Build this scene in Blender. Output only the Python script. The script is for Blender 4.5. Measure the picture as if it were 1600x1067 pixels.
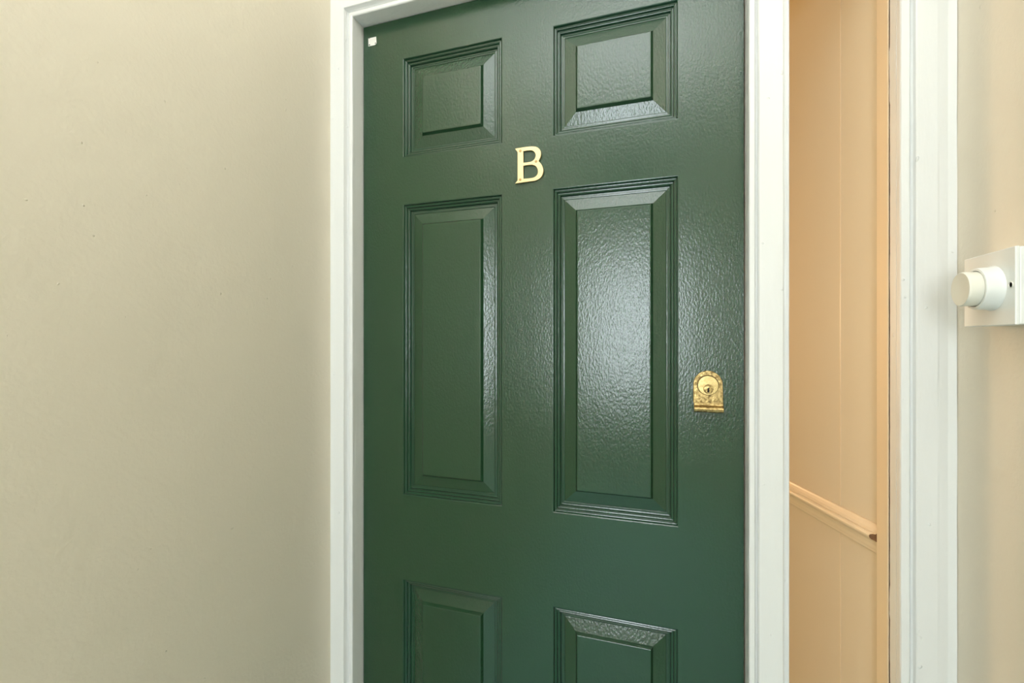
import bpy, bmesh, math, random
from mathutils import Vector, Matrix, noise

# ------------------------------------------------------------------ scene, camera, light
for o in list(bpy.data.objects):
    bpy.data.objects.remove(o)
scene = bpy.context.scene
COL = scene.collection
random.seed(7)

EYE = 1.29                      # camera height
D = 0.8836                      # camera to the green door's face (which is the plane y = 0)
TH = 0.3237                     # camera turned left of the door's normal
F = 740.0                       # focal length in pixels of the 1600 px frame
CT, ST = math.cos(TH), math.sin(TH)

cam_d = bpy.data.cameras.new('camera')
cam = bpy.data.objects.new('camera', cam_d)
COL.objects.link(cam)
cam.location = (0, -D, EYE)
cam.rotation_euler = (math.pi / 2, 0, TH)
cam_d.sensor_width = 36
cam_d.lens = F / 1600 * 36
cam_d.clip_start = 0.02
scene.camera = cam

scene.view_settings.view_transform = 'Standard'
scene.view_settings.look = 'None'
scene.view_settings.gamma = 1
scene.view_settings.use_curve_mapping = False
scene.view_settings.exposure = -1.1

world = bpy.data.worlds.new('world')
scene.world = world
world.use_nodes = True
world.node_tree.nodes['Background'].inputs['Color'].default_value = (0.75, 0.87, 1, 1)
world.node_tree.nodes['Background'].inputs['Strength'].default_value = 1.0

CEIL = 2.42
BACK = -3.6                     # lobby's back wall
XL, XR = -0.694, 0.387          # lobby side walls


def area(name, loc, rot, size, size_y, power, color, shape='RECTANGLE'):
    d = bpy.data.lights.new(name, 'AREA')
    d.shape = shape
    d.size = size
    if shape in ('RECTANGLE', 'ELLIPSE'):
        d.size_y = size_y
    d.energy = power
    d.color = color
    o = bpy.data.objects.new(name, d)
    o.location = loc
    o.rotation_euler = rot
    COL.objects.link(o)
    return o


# daylight entering by the window in the lobby's back wall
WIN = (-0.60, -0.08, 0.82, 2.08)
area('window_daylight', ((WIN[0] + WIN[1]) / 2, BACK + 0.02, (WIN[2] + WIN[3]) / 2), (math.pi / 2, 0, 0),
     WIN[1] - WIN[0], WIN[3] - WIN[2], 75, (0.85, 0.935, 1.0))
# added uplight standing in for bounced flash, and the hall's warm ceiling lamp (their fittings are built further down)
BOUNCE = (-0.15, -1.00, 1.93)      # added bowl, throws light up on the ceiling like a bounced flash
area('bounce_fill_light', BOUNCE, (math.pi, 0, 0), 0.26, 0.26, 46, (0.90, 0.945, 1.0), 'DISK')
HLAMP = (-1.90, 2.50, 1.50)      # globe pendant in the hall
pl = bpy.data.lights.new('hall_lamp_light', 'POINT')
pl.energy = 120
pl.color = (1.0, 0.69, 0.40)
pl.shadow_soft_size = 0.11
po = bpy.data.objects.new('hall_lamp_light', pl)
po.location = (HLAMP[0], HLAMP[1], HLAMP[2])
COL.objects.link(po)


# ------------------------------------------------------------------ materials
def lin(c):
    c = c / 255
    return c / 12.92 if c <= 0.04045 else ((c + 0.055) / 1.055) ** 2.4


def rgb(r, g, b):
    return (lin(r), lin(g), lin(b), 1)


def material(name, col, rough, metal=0.0, bumps=(), col2=None, colscale=30, coat=0.0, spec=0.5, rough2=None, nibs=None):
    """bumps: list of (scale, (sx,sy,sz), strength, distance, detail)"""
    m = bpy.data.materials.new(name)
    m.use_nodes = True
    nt = m.node_tree
    b = nt.nodes['Principled BSDF']
    b.inputs['Base Color'].default_value = col
    b.inputs['Roughness'].default_value = rough
    b.inputs['Metallic'].default_value = metal
    b.inputs['Specular IOR Level'].default_value = spec
    b.inputs['Coat Weight'].default_value = coat
    b.inputs['Coat Roughness'].default_value = 0.25
    tc = nt.nodes.new('ShaderNodeTexCoord')
    prev = None
    for (sc, st, stren, dist, det) in bumps:
        mp = nt.nodes.new('ShaderNodeMapping')
        mp.inputs['Scale'].default_value = st
        nt.links.new(tc.outputs['Object'], mp.inputs['Vector'])
        nz = nt.nodes.new('ShaderNodeTexNoise')
        nz.inputs['Scale'].default_value = sc
        nz.inputs['Detail'].default_value = det
        nt.links.new(mp.outputs['Vector'], nz.inputs['Vector'])
        bp = nt.nodes.new('ShaderNodeBump')
        bp.inputs['Strength'].default_value = stren
        bp.inputs['Distance'].default_value = dist
        nt.links.new(nz.outputs['Fac'], bp.inputs['Height'])
        if prev is not None:
            nt.links.new(prev, bp.inputs['Normal'])
        prev = bp.outputs['Normal']
    if nibs:
        nz = nt.nodes.new('ShaderNodeTexNoise')
        nz.inputs['Scale'].default_value = nibs[0]
        nz.inputs['Detail'].default_value = 1
        nt.links.new(tc.outputs['Object'], nz.inputs['Vector'])
        mr = nt.nodes.new('ShaderNodeMapRange')
        mr.inputs['From Min'].default_value = nibs[1]
        mr.inputs['From Max'].default_value = nibs[1] + 0.05
        nt.links.new(nz.outputs['Fac'], mr.inputs['Value'])
        bp = nt.nodes.new('ShaderNodeBump')
        bp.inputs['Strength'].default_value = 1.0
        bp.inputs['Distance'].default_value = nibs[2]
        nt.links.new(mr.outputs['Result'], bp.inputs['Height'])
        if prev is not None:
            nt.links.new(prev, bp.inputs['Normal'])
        prev = bp.outputs['Normal']
    if prev is not None:
        nt.links.new(prev, b.inputs['Normal'])
    if col2 is not None or rough2 is not None:
        nz = nt.nodes.new('ShaderNodeTexNoise')
        nz.inputs['Scale'].default_value = colscale
        nz.inputs['Detail'].default_value = 6
        nt.links.new(tc.outputs['Object'], nz.inputs['Vector'])
        rp = nt.nodes.new('ShaderNodeValToRGB')
        rp.color_ramp.elements[0].position = 0.38
        rp.color_ramp.elements[1].position = 0.66
        nt.links.new(nz.outputs['Fac'], rp.inputs['Fac'])
        if col2 is not None:
            mx = nt.nodes.new('ShaderNodeMix')
            mx.data_type = 'RGBA'
            mx.inputs['A'].default_value = col
            mx.inputs['B'].default_value = col2
            nt.links.new(rp.outputs['Color'], mx.inputs['Factor'])
            nt.links.new(mx.outputs['Result'], b.inputs['Base Color'])
        if rough2 is not None:
            mr = nt.nodes.new('ShaderNodeMapRange')
            mr.inputs['To Min'].default_value = rough
            mr.inputs['To Max'].default_value = rough2
            nt.links.new(rp.outputs['Color'], mr.inputs['Value'])
            nt.links.new(mr.outputs['Result'], b.inputs['Roughness'])
    return m


M = {}
M['green'] = material('green_gloss_paint', rgb(30, 63, 39), 0.20, spec=0.68,
                      bumps=[(285, (1, 1, 0.6), 0.45, 0.0009, 2), (38, (1, 1, 0.25), 0.12, 0.0015, 2)])
M['green_smooth'] = material('green_moulding_paint', rgb(27, 61, 41), 0.20, spec=0.68,
                             bumps=[(260, (1, 1, 0.6), 0.3, 0.0008, 2)])
M['white'] = material('white_gloss_paint', rgb(231, 232, 230), 0.32,
                      bumps=[(60, (1, 1, 0.12), 0.35, 0.002, 3), (220, (1, 1, 0.3), 0.25, 0.0008, 2)], nibs=(75, 0.77, 0.0009))
M['cream'] = material('cream_wall_paint', rgb(226, 217, 198), 0.5,
                      bumps=[(150, (1, 1, 1), 0.35, 0.0014, 3), (14, (1, 1, 1), 0.25, 0.006, 2)], nibs=(110, 0.80, 0.0008))
M['hall_cream'] = material('cream_satin_wall_paint', rgb(228, 212, 182), 0.62,
                           bumps=[(9, (1, 1, 0.3), 0.25, 0.004, 2), (120, (1, 1, 1), 0.1, 0.001, 2)])
M['hall_trim'] = material('cream_satin_trim_paint', rgb(236, 216, 184), 0.3,
                          bumps=[(60, (1, 1, 1), 0.15, 0.001, 2)])
M['wood'] = material('bare_cut_wood', rgb(140, 100, 62), 0.7, col2=rgb(110, 76, 46), colscale=200)
M['brass'] = material('polished_brass', (0.80, 0.62, 0.36, 1), 0.30, 1.0, bumps=[(300, (1, 1, 1), 0.12, 0.0004, 2)])
M['brass_screw'] = material('brass_screw', (0.45, 0.31, 0.15, 1), 0.38, 1.0)
M['brass_old'] = material('worn_brass', (0.44, 0.32, 0.135, 1), 0.28, 1.0, col2=(0.20, 0.135, 0.055, 1), colscale=230,
                          rough2=0.5, bumps=[(320, (1, 1, 1), 0.5, 0.0006, 3)])
M['brass_face'] = material('brass_cylinder_face', (0.60, 0.46, 0.21, 1), 0.24, 1.0, col2=(0.40, 0.29, 0.12, 1),
                           colscale=120, rough2=0.36)
M['tarnish'] = material('tarnished_brass', (0.10, 0.065, 0.025, 1), 0.6, 0.6)
M['gap_shade'] = material('dark_wood_gap_shade', rgb(52, 40, 30), 0.9, col2=rgb(96, 74, 56), colscale=90)
M['dark'] = material('dark_keyway', (0.004, 0.004, 0.004, 1), 0.8)
M['plastic'] = material('white_plastic', rgb(238, 240, 236), 0.35)
M['plastic_cream'] = material('aged_white_plastic', rgb(235, 233, 220), 0.38)
M['paper'] = material('white_paper_label', rgb(238, 236, 228), 0.6)
M['ink'] = material('black_ink', rgb(24, 24, 24), 0.6)
M['ceiling'] = material('white_ceiling_paint', rgb(243, 241, 235), 0.8, bumps=[(120, (1, 1, 1), 0.2, 0.001, 2)])
M['carpet'] = material('blue_grey_carpet', rgb(185, 222, 230), 0.35, bumps=[(400, (1, 1, 1), 0.6, 0.003, 2)])
M['glass'] = material('window_glass', (0.9, 0.95, 1, 1), 0.05)
M['glass'].node_tree.nodes['Principled BSDF'].inputs['Transmission Weight'].default_value = 1
cl = bpy.data.materials.new('clear_globe_glass')
cl.use_nodes = True
nt_ = cl.node_tree
nt_.nodes.remove(nt_.nodes['Principled BSDF'])
tr_ = nt_.nodes.new('ShaderNodeBsdfTransparent')
gl_ = nt_.nodes.new('ShaderNodeBsdfGlossy')
mx_ = nt_.nodes.new('ShaderNodeMixShader')
mx_.inputs[0].default_value = 0.06
nt_.links.new(tr_.outputs[0], mx_.inputs[1])
nt_.links.new(gl_.outputs[0], mx_.inputs[2])
nt_.links.new(mx_.outputs[0], nt_.nodes['Material Output'].inputs['Surface'])
M['clear'] = cl


# ------------------------------------------------------------------ mesh helpers
def obj(name, bm, mat, parent=None, smooth=False, bevel=0.0):
    bmesh.ops.recalc_face_normals(bm, faces=bm.faces)
    me = bpy.data.meshes.new(name)
    bm.to_mesh(me)
    bm.free()
    for mm in (mat if isinstance(mat, (list, tuple)) else [mat]):
        me.materials.append(M[mm])
    if smooth:
        for p in me.polygons:
            p.use_smooth = True
    o = bpy.data.objects.new(name, me)
    COL.objects.link(o)
    if bevel:
        md = o.modifiers.new('bevel', 'BEVEL')
        md.width = bevel
        md.segments = 2
        md.limit_method = 'ANGLE'
        md.angle_limit = math.radians(35)
    if parent is not None:
        o.parent = parent
        o.matrix_parent_inverse = Matrix.Translation(parent.location).inverted() if parent.type == 'EMPTY' else Matrix()
    return o


def tag(o, label, cat, kind=None, group=None):
    o['label'] = label
    o['category'] = cat
    if kind:
        o['kind'] = kind
    if group:
        o['group'] = group
    return o


def empty(name, loc):
    e = bpy.data.objects.new(name, None)
    e.location = loc
    e.empty_display_size = 0.05
    COL.objects.link(e)
    return e


def box(bm, x0, x1, y0, y1, z0, z1):
    v = [bm.verts.new((x, y, z)) for x in (x0, x1) for y in (y0, y1) for z in (z0, z1)]
    for f in ((0, 1, 3, 2), (4, 6, 7, 5), (0, 4, 5, 1), (2, 3, 7, 6), (0, 2, 6, 4), (1, 5, 7, 3)):
        bm.faces.new([v[i] for i in f])
    return bm


def loft(bm, rings, close=True, caps=True):
    """rings of equal vertex count joined one to the next"""
    vr = [[bm.verts.new(p) for p in r] for r in rings]
    n = len(vr[0])
    for a, b in zip(vr, vr[1:]):
        for i in range(n if close else n - 1):
            j = (i + 1) % n
            bm.faces.new((a[i], a[j], b[j], b[i]))
    if caps:
        bm.faces.new(vr[0])
        bm.faces.new(list(reversed(vr[-1])))
    return vr


def lathe(bm, prof, origin, axis, seg=48):
    """profile (radius, height along axis)"""
    axis = Vector(axis).normalized()
    t = Vector((0, 0, 1)) if abs(axis.z) < 0.9 else Vector((1, 0, 0))
    u = axis.cross(t).normalized()
    w = axis.cross(u)
    rings = []
    for r, h in prof:
        r = max(r, 1e-5)
        rings.append([Vector(origin) + axis * h + (u * math.cos(a) + w * math.sin(a)) * r
                      for a in (2 * math.pi * i / seg for i in range(seg))])
    loft(bm, rings)
    return bm


def door_px(px, py, y=0.0):
    """point on the plane parallel to the door at depth y seen at a photo pixel"""
    a = math.atan((px - 800) / F) - TH
    d = D + y
    X = d * math.tan(a)
    za = -X * ST + d * CT
    return Vector((X, y, EYE - (py - 533.5) / F * za))


# ------------------------------------------------------------------ setting: lobby shell
FW = -0.028                     # face of the wall that carries the green door
b = bmesh.new(); box(b, -2.5, 0.8, BACK - 0.2, 3.2, -0.1, 0)
tag(obj('floor', b, 'carpet'), 'blue grey carpeted floor of the lobby', 'floor', 'structure')
b = bmesh.new(); box(b, -2.5, 0.8, BACK - 0.2, 3.2, CEIL, CEIL + 0.1)
tag(obj('ceiling', b, 'ceiling'), 'white painted ceiling over the lobby', 'ceiling', 'structure')


def undulating_wall(name, x, xback, y0, y1, z0, z1, mat, label, ny=80, nz=70, amp=0.0007):
    """plaster wall in the plane X = x whose face is very slightly uneven"""
    b = bmesh.new()
    s = 1 if xback < x else -1
    g = []
    for i in range(ny + 1):
        row = []
        for k in range(nz + 1):
            yy = y0 + (y1 - y0) * i / ny
            zz = z0 + (z1 - z0) * k / nz
            h = amp * noise.noise(Vector((yy * 4.0, zz * 4.0, x * 7))) + 0.4 * amp * noise.noise(Vector((yy * 11, zz * 11, 3)))
            row.append(b.verts.new((x + s * h, yy, zz)))
        g.append(row)
    for i in range(ny):
        for k in range(nz):
            b.faces.new((g[i][k], g[i + 1][k], g[i + 1][k + 1], g[i][k + 1]))
    box(b, min(x - s * 0.003, xback), max(x - s * 0.003, xback), y0, y1, z0, z1)
    o = obj(name, b, mat, smooth=True)
    return tag(o, label, 'wall', 'structure')


undulating_wall('wall_left', XL, XL - 0.1, BACK, FW + 0.02, 0, CEIL, 'cream', 'cream painted plaster wall left of the green door')
undulating_wall('wall_right', XR, XR + 0.1, BACK, 0.05, 0, CEIL, 'cream', 'cream painted wall carrying the white push button switch')
b = bmesh.new()
box(b, XL - 0.1, WIN[0], BACK - 0.15, BACK, 0, CEIL)
box(b, WIN[1], XR + 0.1, BACK - 0.15, BACK, 0, CEIL)
box(b, WIN[0], WIN[1], BACK - 0.15, BACK, 0, WIN[2])
box(b, WIN[0], WIN[1], BACK - 0.15, BACK, WIN[3], CEIL)
tag(obj('wall_back', b, 'cream'), 'cream wall with a window behind the viewpoint', 'wall', 'structure')
win = tag(empty('window_1', ((WIN[0] + WIN[1]) / 2, BACK - 0.06, WIN[2])), 'white framed window behind the viewpoint', 'window', 'structure')
b = bmesh.new()
for (x0, x1, z0, z1) in ((WIN[0], WIN[0] + 0.05, WIN[2], WIN[3]), (WIN[1] - 0.05, WIN[1], WIN[2], WIN[3]),
                         (WIN[0] + 0.05, WIN[1] - 0.05, WIN[2], WIN[2] + 0.05), (WIN[0] + 0.05, WIN[1] - 0.05, WIN[3] - 0.05, WIN[3])):
    box(b, x0, x1, BACK - 0.09, BACK - 0.03, z0, z1)
obj('window_frame', b, 'white', win)
b = bmesh.new(); box(b, WIN[0] + 0.05, WIN[1] - 0.05, BACK - 0.065, BACK - 0.06, WIN[2] + 0.05, WIN[3] - 0.05)
obj('pane', b, 'glass', win)

DTOP = EYE + 0.692              # top of both doorways
b = bmesh.new()
box(b, XL - 0.1, XR + 0.1, FW, 0.10, DTOP + 0.03, CEIL)
box(b, XL - 0.1, -0.672, FW, 0.10, 0, DTOP + 0.03)
tag(obj('wall_front', b, 'cream'), 'cream wall above the green door', 'wall', 'structure')

# ------------------------------------------------------------------ setting: hall beyond the open doorway
def hall(r, z):
    """plan point of the hall wall: r metres right of the lens axis, z metres along it"""
    return Vector((r * CT - z * ST, r * ST + z * CT - D, 0))


RW = 0.62                       # hall wall face
b = bmesh.new()
ring = [hall(RW, 0.776), hall(RW, 3.6), hall(RW + 0.1, 3.6), hall(RW + 0.1, 0.776)]
loft(b, [[p + Vector((0, 0, z)) for p in ring] for z in (0, CEIL)])
tag(obj('wall_hall', b, 'hall_cream'), 'glossy warm cream hall wall seen through the narrow doorway', 'wall', 'structure')
b = bmesh.new()
box(b, -2.4, -2.3, 0.16, 2.9, 0, CEIL)
box(b, -2.4, 0.6, 2.9, 3.0, 0, CEIL)
box(b, -2.4, -0.67, 0.10, 0.16, 0, CEIL)
tag(obj('wall_far', b, 'hall_cream'), 'cream far walls of the hall behind the green door', 'wall', 'structure')

# dado rail on the hall wall: profile (out from the wall, down from the rail's top), mm
RT = EYE - 0.310
prof = [(0, 0), (2.5, 0), (4, -1.2), (5, -3.5), (8, -8), (11, -10.6), (12.2, -11.2), (12.2, -12.6), (15, -12.8),
        (17.4, -14.4), (18.4, -17), (18, -20), (16.2, -22.4), (13.4, -23.6), (10.5, -25.5), (8, -29.5), (6.6, -35),
        (6.2, -41), (5.8, -43), (4.6, -43.4), (4.4, -47.5), (3.2, -49.5), (0, -50)]
b = bmesh.new()
rings = []
for end in (0, 1):
    r_ = []
    for (p, z) in prof:
        s = (0.7765 + 0.0012 * p) if end == 0 else 3.0
        q = hall(RW - p / 1000, s)
        r_.append(Vector((q.x, q.y, RT + z / 1000)))
    rings.append(r_)
loft(b, rings)
b.faces.ensure_lookup_table()
for f in b.faces:
    if len(f.verts) > 8:
        f.material_index = 1
tag(obj('trim_1', b, ['hall_trim', 'wood']), 'moulded cream dado rail on the hall wall', 'dado rail', 'structure')
# the paint ridge of the board joint that runs up the hall wall
b = bmesh.new()
za = RW / ((1313 - 800) / F)
loft(b, [[hall(RW - h, za + d) + Vector((0, 0, z)) for d, h in ((-0.002, -0.001), (-0.0014, 0.0004), (0.0014, 0.0004), (0.002, -0.001))] for z in (0.0, CEIL)])
tag(obj('trim_2', b, 'hall_trim'), 'slim vertical joint bead on the glossy hall wall', 'trim', 'structure')

# ------------------------------------------------------------------ setting: frames and architraves
LJ, RJ = -0.6425, 0.1190        # reveals of the green door's frame
J2 = 0.3203                     # right reveal of the open doorway


def wobble_strip(bm, ringfn, z0, z1, n, amp, seed):
    """vertical extrusion in n steps; ringfn gives the section, the outline wavers by amp"""
    rings = []
    for i in range(n + 1):
        z = z0 + (z1 - z0) * i / n
        rr = []
        for k, (x, y) in enumerate(ringfn):
            dx = amp * noise.noise(Vector((seed + k * 3.1, z * 9, 0)))
            dy = amp * noise.noise(Vector((seed + k * 3.1, z * 9, 5)))
            rr.append(Vector((x + dx, y + dy, z)))
        rings.append(rr)
    loft(bm, rings)


# architrave section: (distance outward from the inner edge, depth y)
ARCH = [(0, FW), (0, -0.0345), (0.0008, -0.0362), (0.0025, -0.0372), (0.0065, -0.0372), (0.0085, -0.0362), (0.0098, -0.0340), (0.0112, -0.0305),
        (0.0138, -0.0300), (0.0160, -0.0325), (0.0172, -0.0370), (0.0176, -0.0415), (0.0186, -0.0424), (0.0515, -0.0424), (0.0515, FW)]

b = bmesh.new()
rings = []
N = 60
for i in range(N + 1):
    rr = []
    for k, (t, y) in enumerate(ARCH):
        zt = DTOP + t
        z = zt * i / N
        w = 0.00035 if 0 < k < len(ARCH) - 2 else 0
        rr.append(Vector((LJ - t + w * noise.noise(Vector((k, z * 6, 1))), y + w * noise.noise(Vector((k, z * 6, 9))), z)))
    rings.append(rr)
loft(b, rings)
tag(obj('trim_3', b, 'white', smooth=False), 'white gloss architrave between the cream wall and green door', 'architrave', 'structure')
b = bmesh.new()
rings = []
for i in range(N + 1):
    rr = []
    for k, (t, y) in enumerate(ARCH):
        x0 = LJ - t
        x = x0 + (XR - x0) * i / N
        rr.append(Vector((x, y, DTOP + t)))
    rings.append(rr)
loft(b, rings)
tag(obj('trim_4', b, 'white'), 'white gloss head architrave above the green door', 'architrave', 'structure')

# cover strip on the post between the two doorways
POST = [(RJ, FW), (RJ, -0.0385), (RJ + 0.0012, -0.0405), (RJ + 0.008, -0.0405), (RJ + 0.0100, -0.0370), (RJ + 0.0125, -0.0355), (RJ + 0.0135, -0.0425),
        (RJ + 0.0150, -0.0440), (RJ + 0.0475, -0.0440), (RJ + 0.0495, -0.0425), (RJ + 0.0505, -0.0380), (RJ + 0.053, -0.0380), (RJ + 0.0565, -0.0405), (RJ + 0.0575, -0.0390), (RJ + 0.0575, FW)]
b = bmesh.new()
wobble_strip(b, POST, 0, DTOP + 0.0, 60, 0.0004, 2.0)
tag(obj('trim_5', b, 'white'), 'white gloss cover strip on the post beside the brass lock', 'architrave', 'structure')
# right architrave against the right wall
R2 = [(J2, FW), (J2, -0.0385), (J2 + 0.0010, -0.0412), (J2 + 0.0105, -0.0418), (J2 + 0.0120, -0.0385), (J2 + 0.0140, -0.0355), (J2 + 0.0165, -0.0375), (J2 + 0.0178, -0.0430),
      (J2 + 0.0190, -0.0440), (J2 + 0.0430, -0.0440), (J2 + 0.0455, -0.0434), (J2 + 0.0560, -0.0415), (XR - 0.0015, -0.0428), (XR - 0.0005, -0.0428), (XR - 0.0005, FW)]
b = bmesh.new()
wobble_strip(b, R2, 0, DTOP + 0.0, 60, 0.0004, 6.0)
tag(obj('trim_6', b, 'white'), 'white gloss architrave beside the push button switch', 'architrave', 'structure')

# frame linings
b = bmesh.new()
wobble_strip(b, [(LJ - 0.03, FW), (LJ, FW), (LJ, 0.06), (LJ - 0.03, 0.06)], 0, DTOP, 90, 0.0008, 11)
tag(obj('trim_7', b, 'white'), 'white painted frame lining at the green door\'s left edge', 'door frame', 'structure')
b = bmesh.new()
box(b, LJ - 0.03, J2, FW, 0.10, DTOP, DTOP + 0.031)
tag(obj('trim_8', b, 'white'), 'white painted frame head above the green door', 'door frame', 'structure')
b = bmesh.new()
wobble_strip(b, [(RJ, FW), (RJ + 0.0555, FW), (RJ + 0.0555, 0.075), (RJ, 0.075)], 0, DTOP, 40, 0.0004, 14)
tag(obj('trim_9', b, 'white'), 'white painted post between green door and open doorway', 'door frame', 'structure')
# lining of the open doorway, with a ragged cracked joint at its back edge
b = bmesh.new()
rings = []
random.seed(3)
n = 260
for i in range(n + 1):
    z = DTOP * i / n
    e = -0.0046 + 0.0013 * noise.noise(Vector((0, z * 14, 2))) + 0.0009 * noise.noise(Vector((0, z * 60, 4)))
    if noise.noise(Vector((3, z * 5, 8))) > 0.33:
        e += 0.0022
    rings.append([Vector(p) for p in ((J2 + 0.06, FW + 0.001, z), (J2, FW + 0.001, z), (J2, e - 0.0012, z), (J2 + 0.001, e, z), (J2 + 0.06, e, z))])
loft(b, rings)
tag(obj('trim_10', b, 'white'), 'white lining of the open doorway with a ragged cracked edge', 'door frame', 'structure')
b = bmesh.new()
rings = []
for i in range(n + 1):
    z = DTOP * i / n
    e = 0.0022 + 0.0006 * noise.noise(Vector((7, z * 30, 2)))
    rings.append([Vector(p) for p in ((J2 + 0.06, e, z), (J2 + 0.0008, e, z), (J2, e + 0.0012, z), (J2, 0.0435, z), (J2 + 0.06, 0.0435, z))])
loft(b, rings)
tag(obj('trim_11', b, 'hall_trim'), 'warm cream stop strip beyond the crack in the doorway', 'door frame', 'structure')

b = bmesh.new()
box(b, J2 + 0.0016, J2 + 0.058, -0.006, 0.004, 0, DTOP)  # dark filler strip: the gap's shade is put in by its colour
tag(obj('trim_12', b, 'gap_shade'), 'dark brown wood strip coloured to give the shade inside the cracked doorway joint', 'crack', 'structure')

# ------------------------------------------------------------------ the green door
door = tag(empty('door_1', ((LJ + RJ) / 2, 0.02, 0.006)), 'dark green six panel door lettered B in a white frame', 'door', 'structure')
DX0, DX1, DZ0, DZ1 = LJ + 0.0022, RJ - 0.0022, 0.006, DTOP - 0.0025
cols = [(-0.5422, -0.3166), (-0.2145, 0.0129)]
rows = [(0.3920, 0.6037), (-0.3276, 0.2927), (-1.06, -0.5064)]
rows = [(EYE + a, EYE + c) for a, c in rows]
# leaf: front face with six openings, edges and back
b = bmesh.new()
xs = [DX0, cols[0][0], cols[0][1], cols[1][0], cols[1][1], DX1]
zs = [DZ0, rows[2][0], rows[2][1], rows[1][0], rows[1][1], rows[0][0], rows[0][1], DZ1]
for (yy, flip) in ((0.0, False), (0.040, True)):
    g = [[b.verts.new((x, yy, z)) for z in zs] for x in xs]
    for i in range(len(xs) - 1):
        for k in range(len(zs) - 1):
            if i in (1, 3) and k in (1, 3, 5):
                continue
            b.faces.new((g[i][k], g[i + 1][k], g[i + 1][k + 1], g[i][k + 1]))
    if not flip:
        front = g
    else:
        back = g
for i in range(len(xs) - 1):
    for k in (0, len(zs) - 1):
        b.faces.new((front[i][k], front[i + 1][k], back[i + 1][k], back[i][k]))
for k in range(len(zs) - 1):
    for i in (0, len(xs) - 1):
        b.faces.new((front[i][k], front[i][k + 1], back[i][k + 1], back[i][k]))
obj('leaf', b, 'green', door)

# moulding and raised panel sections: (distance in from the opening's edge, depth), mm
STICK = [(0, 0.0), (1.0, 0.15), (2.0, 0.9), (3.0, 3.4), (3.6, 4.6), (5.0, 4.9), (6.6, 4.3), (7.4, 4.6), (8.4, 7.6), (9.0, 8.4), (10.6, 8.7), (12.2, 8.0), (13.0, 8.3),
         (14.0, 11.2), (14.8, 12.4), (16.5, 12.7), (18.8, 12.2), (20.6, 12.4), (21.0, 12.9)]
FIELD = [(20.6, 13.4), (21.4, 12.9), (43.0, 7.5), (43.5, 7.2), (46.9, 1.2), (47.6, 0.9), (49.0, 0.8)]


def rect_ring(x0, x1, z0, z1, t, y):
    t /= 1000
    y /= 1000
    return [Vector((x0 + t, y, z0 + t)), Vector((x1 - t, y, z0 + t)), Vector((x1 - t, y, z1 - t)), Vector((x0 + t, y, z1 - t))]


for (x0, x1) in cols:
    for (z0, z1) in rows:
        b = bmesh.new()
        vr = loft(b, [rect_ring(x0, x1, z0, z1, t, y) for t, y in FIELD], caps=False)
        b.faces.new(vr[-1])
        bk = [b.verts.new(p) for p in rect_ring(x0, x1, z0, z1, 20.6, 30)]
        for i in range(4):
            b.faces.new((vr[0][i], vr[0][(i + 1) % 4], bk[(i + 1) % 4], bk[i]))
        b.faces.new(bk)
        pn = obj('panel', b, 'green', door)
        b = bmesh.new()
        vr = loft(b, [rect_ring(x0, x1, z0, z1, t, y) for t, y in STICK], caps=False)
        bk = [b.verts.new(p) for p in rect_ring(x0, x1, z0, z1, 0, 30)]
        bk2 = [b.verts.new(p) for p in rect_ring(x0, x1, z0, z1, 21.0, 30)]
        for i in range(4):
            j = (i + 1) % 4
            b.faces.new((vr[0][i], vr[0][j], bk[j], bk[i]))
            b.faces.new((vr[-1][i], vr[-1][j], bk2[j], bk2[i]))
            b.faces.new((bk[i], bk[j], bk2[j], bk2[i]))
        mo = obj('moulding', b, 'green_smooth', None)
        mo.parent = pn
        mo.matrix_parent_inverse = Matrix()
        # the panel sits under the door's empty, so undo its offset for the sub-part
        mo.matrix_parent_inverse = Matrix()


# ------------------------------------------------------------------ brass letter B
def crom(pts, n=6):
    """smooth curve through the points, end to end"""
    out = []
    P = [pts[0]] + list(pts) + [pts[-1]]
    for i in range(1, len(P) - 2):
        p0, p1, p2, p3 = (Vector(q) for q in P[i - 1:i + 3])
        for k in range(n):
            t = k / n
            out.append(0.5 * ((2 * p1) + (-p0 + p2) * t + (2 * p0 - 5 * p1 + 4 * p2 - p3) * t * t + (-p0 + 3 * p1 - 3 * p2 + p3) * t ** 3))
    out.append(Vector(pts[-1]))
    return out


outer = [Vector(p) for p in ((378, 795), (378, 365), (343, 316))] + \
    crom([(360, 311), (520, 287), (600, 281), (662, 291), (707, 325), (727, 380), (722, 435), (692, 497)]) + \
    crom([(694, 505), (738, 560), (762, 630), (752, 700), (712, 760), (645, 795), (560, 807), (343, 838)])
hole1 = crom([(459, 349), (540, 338), (598, 340), (640, 372), (652, 420), (632, 473), (590, 508), (530, 522), (459, 527)])
hole2 = crom([(459, 570), (540, 558), (605, 556), (655, 580), (684, 630), (682, 690), (648, 737), (590, 760), (459, 772)])
BY = -0.0045
base = door_px(827, 287, 0)


def crop_pt(p):
    q = door_px(770 + p.x / 9.7, 200 + p.y / 9.7, BY)
    return q


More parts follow.
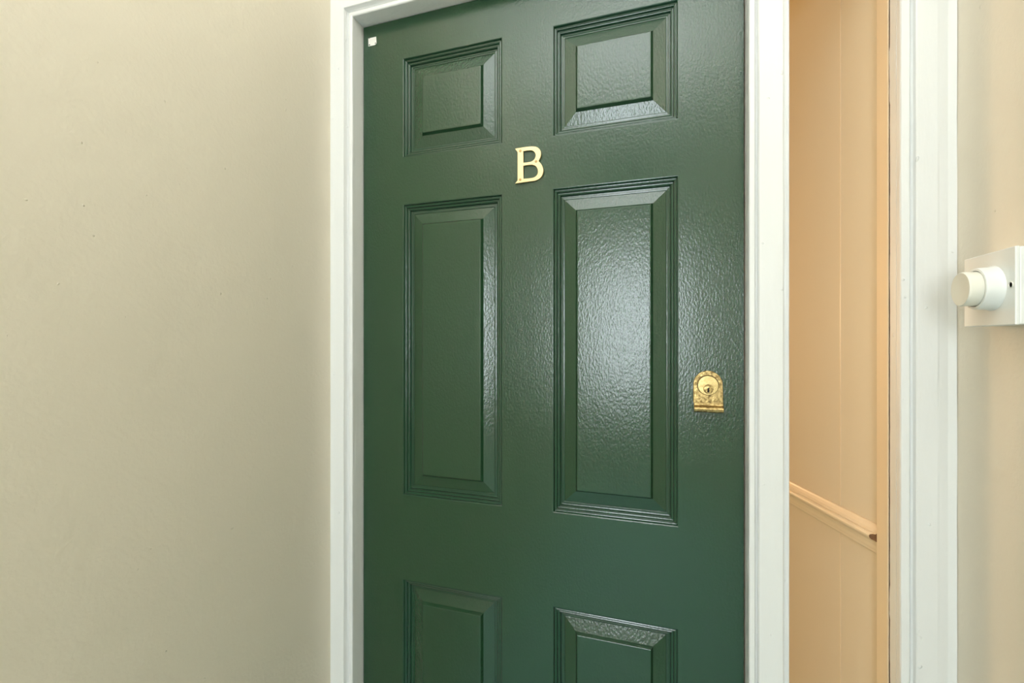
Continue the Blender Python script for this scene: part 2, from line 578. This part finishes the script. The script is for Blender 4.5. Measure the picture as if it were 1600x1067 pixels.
cu = bpy.data.curves.new('letter_outline', 'CURVE')
cu.dimensions = '2D'
cu.fill_mode = 'BOTH'
cu.extrude = 0.0018
cu.bevel_depth = 0.0004
cu.bevel_resolution = 1
for path in (outer, hole1, hole2):
    sp = cu.splines.new('POLY')
    pts = [crop_pt(p) for p in path]
    sp.points.add(len(pts) - 1)
    for q, pt in zip(sp.points, pts):
        q.co = (pt.x, pt.z, 0, 1)
    sp.use_cyclic_u = True
tmp = bpy.data.objects.new('letter_outline', cu)
COL.objects.link(tmp)
dg = bpy.context.evaluated_depsgraph_get()
me = bpy.data.meshes.new_from_object(tmp.evaluated_get(dg))
bpy.data.objects.remove(tmp)
me.transform(Matrix(((1, 0, 0, 0), (0, 0, -1, -0.0026), (0, 1, 0, 0), (0, 0, 0, 1))))
me.materials.clear()
me.materials.append(M['brass'])
letter = tag(empty('door_letter', (base.x, -0.0004, base.z)), 'brass capital letter B screwed to the green door', 'letter')
body = bpy.data.objects.new('letter_plate', me)
COL.objects.link(body)
body.parent = letter
body.matrix_parent_inverse = Matrix.Translation(letter.location).inverted()
for (cx, cy, ang) in ((418, 346, 0.5), (656, 507, 1.2), (416, 782, 0.9)):
    q = crop_pt(Vector((cx, cy)))
    b = bmesh.new()
    lathe(b, [(0.0027, 0.0), (0.0027, 0.0005), (0.0022, 0.0009), (0.0008, 0.0010), (0.0006, 0.0004), (0, 0.0003)], (q.x, -0.0047, q.z), (0, -1, 0), 24)
    obj('screw', b, 'brass_screw', letter)

# ------------------------------------------------------------------ brass cylinder pull
CX, CZ = 0.0605, EYE - 0.0755
pull = tag(empty('lock_pull', (CX, 0, EYE - 0.1237)), 'worn brass cylinder lock pull on the green door', 'lock')
# arched backplate that bends out into the pull lip
b = bmesh.new()
arch = []
for i in range(25):
    a = math.pi * i / 24
    arch.append((CX + 0.0233 * math.cos(a), EYE - 0.0742 + 0.0237 * math.sin(a)))
fr = [Vector((CX + 0.0240, -0.0030, EYE - 0.1062))] + [Vector((x, -0.0030, z)) for x, z in arch] + [Vector((CX - 0.0234, -0.0030, EYE - 0.1062))]
bkr = [Vector((p.x + (0.0006 if p.x > CX else -0.0006), 0.0, p.z)) for p in fr]
mid = [Vector((p.x + (0.0004 if p.x > CX else -0.0004), -0.0022, p.z)) for p in fr]
loft(b, [bkr, mid, fr])
obj('backplate', b, 'brass_old', pull, bevel=0.0004)
b = bmesh.new()
sec = [(-0.0030, -0.1052), (-0.0036, -0.1075), (-0.0052, -0.1098), (-0.0085, -0.1112), (-0.0115, -0.1130), (-0.0128, -0.1160), (-0.0122, -0.1195), (-0.0100, -0.1215),
       (-0.0080, -0.1205), (-0.0092, -0.1180), (-0.0092, -0.1160), (-0.0075, -0.1145), (-0.0040, -0.1130), (0, -0.1105), (0, -0.1052)]
rings = []
for t in [0, .06, .2, .35, .5, .65, .8, .94, 1]:
    x = CX - 0.0228 + 0.0472 * t
    rd = 0.0004 if t in (0, 1) else 0
    rings.append([Vector((x, y, EYE + z + (0.0002 * math.sin(t * 7) if z < -0.114 else 0))) for y, z in sec])
loft(b, rings)
obj('pull_lip', b, 'brass_old', pull, smooth=False, bevel=0.0005)
b = bmesh.new()
lathe(b, [(0.0176, 0.0), (0.0176, 0.0004), (0.0168, 0.0005), (0.0, 0.0005)], (CX, -0.0028, CZ + 0.0003), (0, -1, 0), 56)
obj('bezel_ring', b, 'tarnish', pull)
b = bmesh.new()
lathe(b, [(0.0166, 0.0), (0.0166, 0.0036), (0.0160, 0.0042), (0.0, 0.0044)], (CX, -0.0028, CZ), (0, -1, 0), 56)
cyl = obj('cylinder', b, 'brass_face', pull)
PZ = CZ - 0.0058
b = bmesh.new()
lathe(b, [(0.0080, 0.0), (0.0080, 0.0006), (0.0072, 0.0009), (0.0071, 0.0001), (0.0065, 0.0001), (0.0063, 0.0009), (0.0, 0.0012)], (CX + 0.0003, -0.0071, PZ), (0, -1, 0), 40)
plug = obj('plug', b, 'brass_old', None)
plug.parent = cyl
b = bmesh.new()
kw = [(-0.0009, 0.0010), (0.0012, 0.0030), (0.0020, 0.0012), (0.0012, -0.0004), (0.0018, -0.0018), (0.0014, -0.0060), (-0.0014, -0.0060), (-0.0018, -0.0030), (-0.0004, -0.0018), (-0.0021, -0.0002)]
loft(b, [[Vector((CX + 0.0003 + x, y, PZ + z)) for x, z in kw] for y in (-0.0080, -0.00845)])
kh = obj('keyway', b, 'dark', None)
kh.parent = cyl

# ------------------------------------------------------------------ small blank label in the door's corner
b = bmesh.new()
s = 8
lab = empty('sticker', (-0.6175, 0, EYE + 0.646))
tag(lab, 'tiny white square label in the green door\'s top corner', 'sticker')
c4 = [door_px(575.6, 60.2, 0), door_px(587.9, 57.4, 0), door_px(588.6, 70.0, 0), door_px(575.8, 72.6, 0)]
vv = [[None] * (s + 1) for _ in range(s + 1)]
for i in range(s + 1):
    for k in range(s + 1):
        u, w = i / s, k / s
        p = c4[0].lerp(c4[1], u).lerp(c4[3].lerp(c4[2], u), w)
        lift = 0.0025 * max(0, (u + w - 1.65) / 0.35) ** 2
        vv[i][k] = b.verts.new((p.x, -0.0004 - lift, p.z))
for i in range(s):
    for k in range(s):
        b.faces.new((vv[i][k], vv[i + 1][k], vv[i + 1][k + 1], vv[i][k + 1]))
lo = obj('label_sheet', b, 'paper', lab)
md = lo.modifiers.new('thick', 'SOLIDIFY'); md.thickness = 0.0002
for (px, py) in ((577.2, 70.2), (586.8, 67.6), (577.0, 59.4)):
    q = door_px(px, py, -0.0006)
    b = bmesh.new()
    lathe(b, [(0.0015, 0), (0.0015, 0.0003), (0, 0.0004)], (q.x, -0.0005, q.z), (0, -1, 0), 14)
    obj('dot', b, 'ink', lab)

# ------------------------------------------------------------------ push button switch on the right wall
PX = 0.356
sw = tag(empty('push_button_switch', (XR, -0.172, EYE + 0.018)), 'white square push button timer switch on the right wall', 'switch')
y0, y1, z0, z1 = -0.2195, -0.1245, EYE + 0.0185, EYE + 0.1045
b = bmesh.new(); box(b, PX + 0.004, XR + 0.001, y0 + 0.0005, y1 - 0.0005, z0 + 0.0005, z1 - 0.0005)
obj('back_box', b, 'plastic', sw, bevel=0.0012)
b = bmesh.new(); box(b, PX, PX + 0.0042, y0, y1, z0, z1)
obj('face_plate', b, 'plastic', sw, bevel=0.001)
BYc, BZc = -0.1795, EYE + 0.0620
b = bmesh.new()
lathe(b, [(0.0262, 0), (0.0255, 0.002), (0.0248, 0.004), (0.0243, 0.0150), (0.0238, 0.0162), (0.0224, 0.0166), (0.0212, 0.0164), (0.0210, 0.0150), (0.0210, 0.004), (0, 0.004)],
      (PX, BYc, BZc), (-1, 0, 0), 64)
col = obj('collar', b, 'plastic', sw, smooth=True)
md = col.modifiers.new('edges', 'EDGE_SPLIT'); md.split_angle = math.radians(50)
b = bmesh.new()
lathe(b, [(0.0202, 0), (0.0202, 0.0235), (0.0199, 0.0250), (0.0192, 0.0256), (0.016, 0.0254), (0.008, 0.0246), (0, 0.0243)], (PX - 0.0042, BYc, BZc), (-1, 0, 0), 64)
btn = obj('button', b, 'plastic_cream', sw, smooth=True)
md = btn.modifiers.new('edges', 'EDGE_SPLIT'); md.split_angle = math.radians(40)
for yy in (BYc - 0.0335, BYc + 0.0335):
    b = bmesh.new()
    lathe(b, [(0.0036, 0.0), (0.0036, 0.0007), (0.0032, 0.0009), (0.0029, 0.0007), (0.0027, -0.001), (0, -0.0012)], (PX, yy, BZc + 0.0005), (-1, 0, 0), 24)
    obj('screw_hole', b, 'plastic_cream', sw)

# ------------------------------------------------------------------ added bounce uplighter in the lobby, and the hall's lamp
lx, ly, lz = BOUNCE
e = tag(empty('added_uplighter', (lx, ly, lz - 0.1)), 'added unseen white bowl uplighter standing in for flash bounced off the lobby ceiling', 'lamp')
b = bmesh.new()
lathe(b, [(0.0, -0.10), (0.06, -0.095), (0.12, -0.06), (0.155, 0.0), (0.16, 0.02), (0.153, 0.02), (0.14, -0.005), (0.0, -0.012)], (lx, ly, lz - 0.005), (0, 0, 1), 40)
obj('bowl', b, 'white', e, smooth=True)
b = bmesh.new()
for i in range(3):
    a_ = 2 * math.pi * i / 3
    lathe(b, [(0.002, 0), (0.002, CEIL - lz - 0.012)], (lx + 0.156 * math.cos(a_), ly + 0.156 * math.sin(a_), lz + 0.012), (0, 0, 1), 8)
lathe(b, [(0.17, 0), (0.17, 0.006)], (lx, ly, CEIL - 0.006), (0, 0, 1), 32)
obj('hanger', b, 'white', e)
lx, ly, lz = HLAMP
e = tag(empty('globe_pendant', (lx, ly, lz - 0.12)), 'warm glass globe pendant in the hall beyond', 'lamp')
b = bmesh.new()
lathe(b, [(0.12 * math.sin(math.pi * i / 16), -0.12 * math.cos(math.pi * i / 16)) for i in range(17)], (lx, ly, lz), (0, 0, 1), 32)
g = obj('globe', b, 'clear', e, smooth=True)
b = bmesh.new()
lathe(b, [(0.004, 0.12), (0.004, CEIL - lz)], (lx, ly, lz), (0, 0, 1), 10)
obj('flex', b, 'white', e)
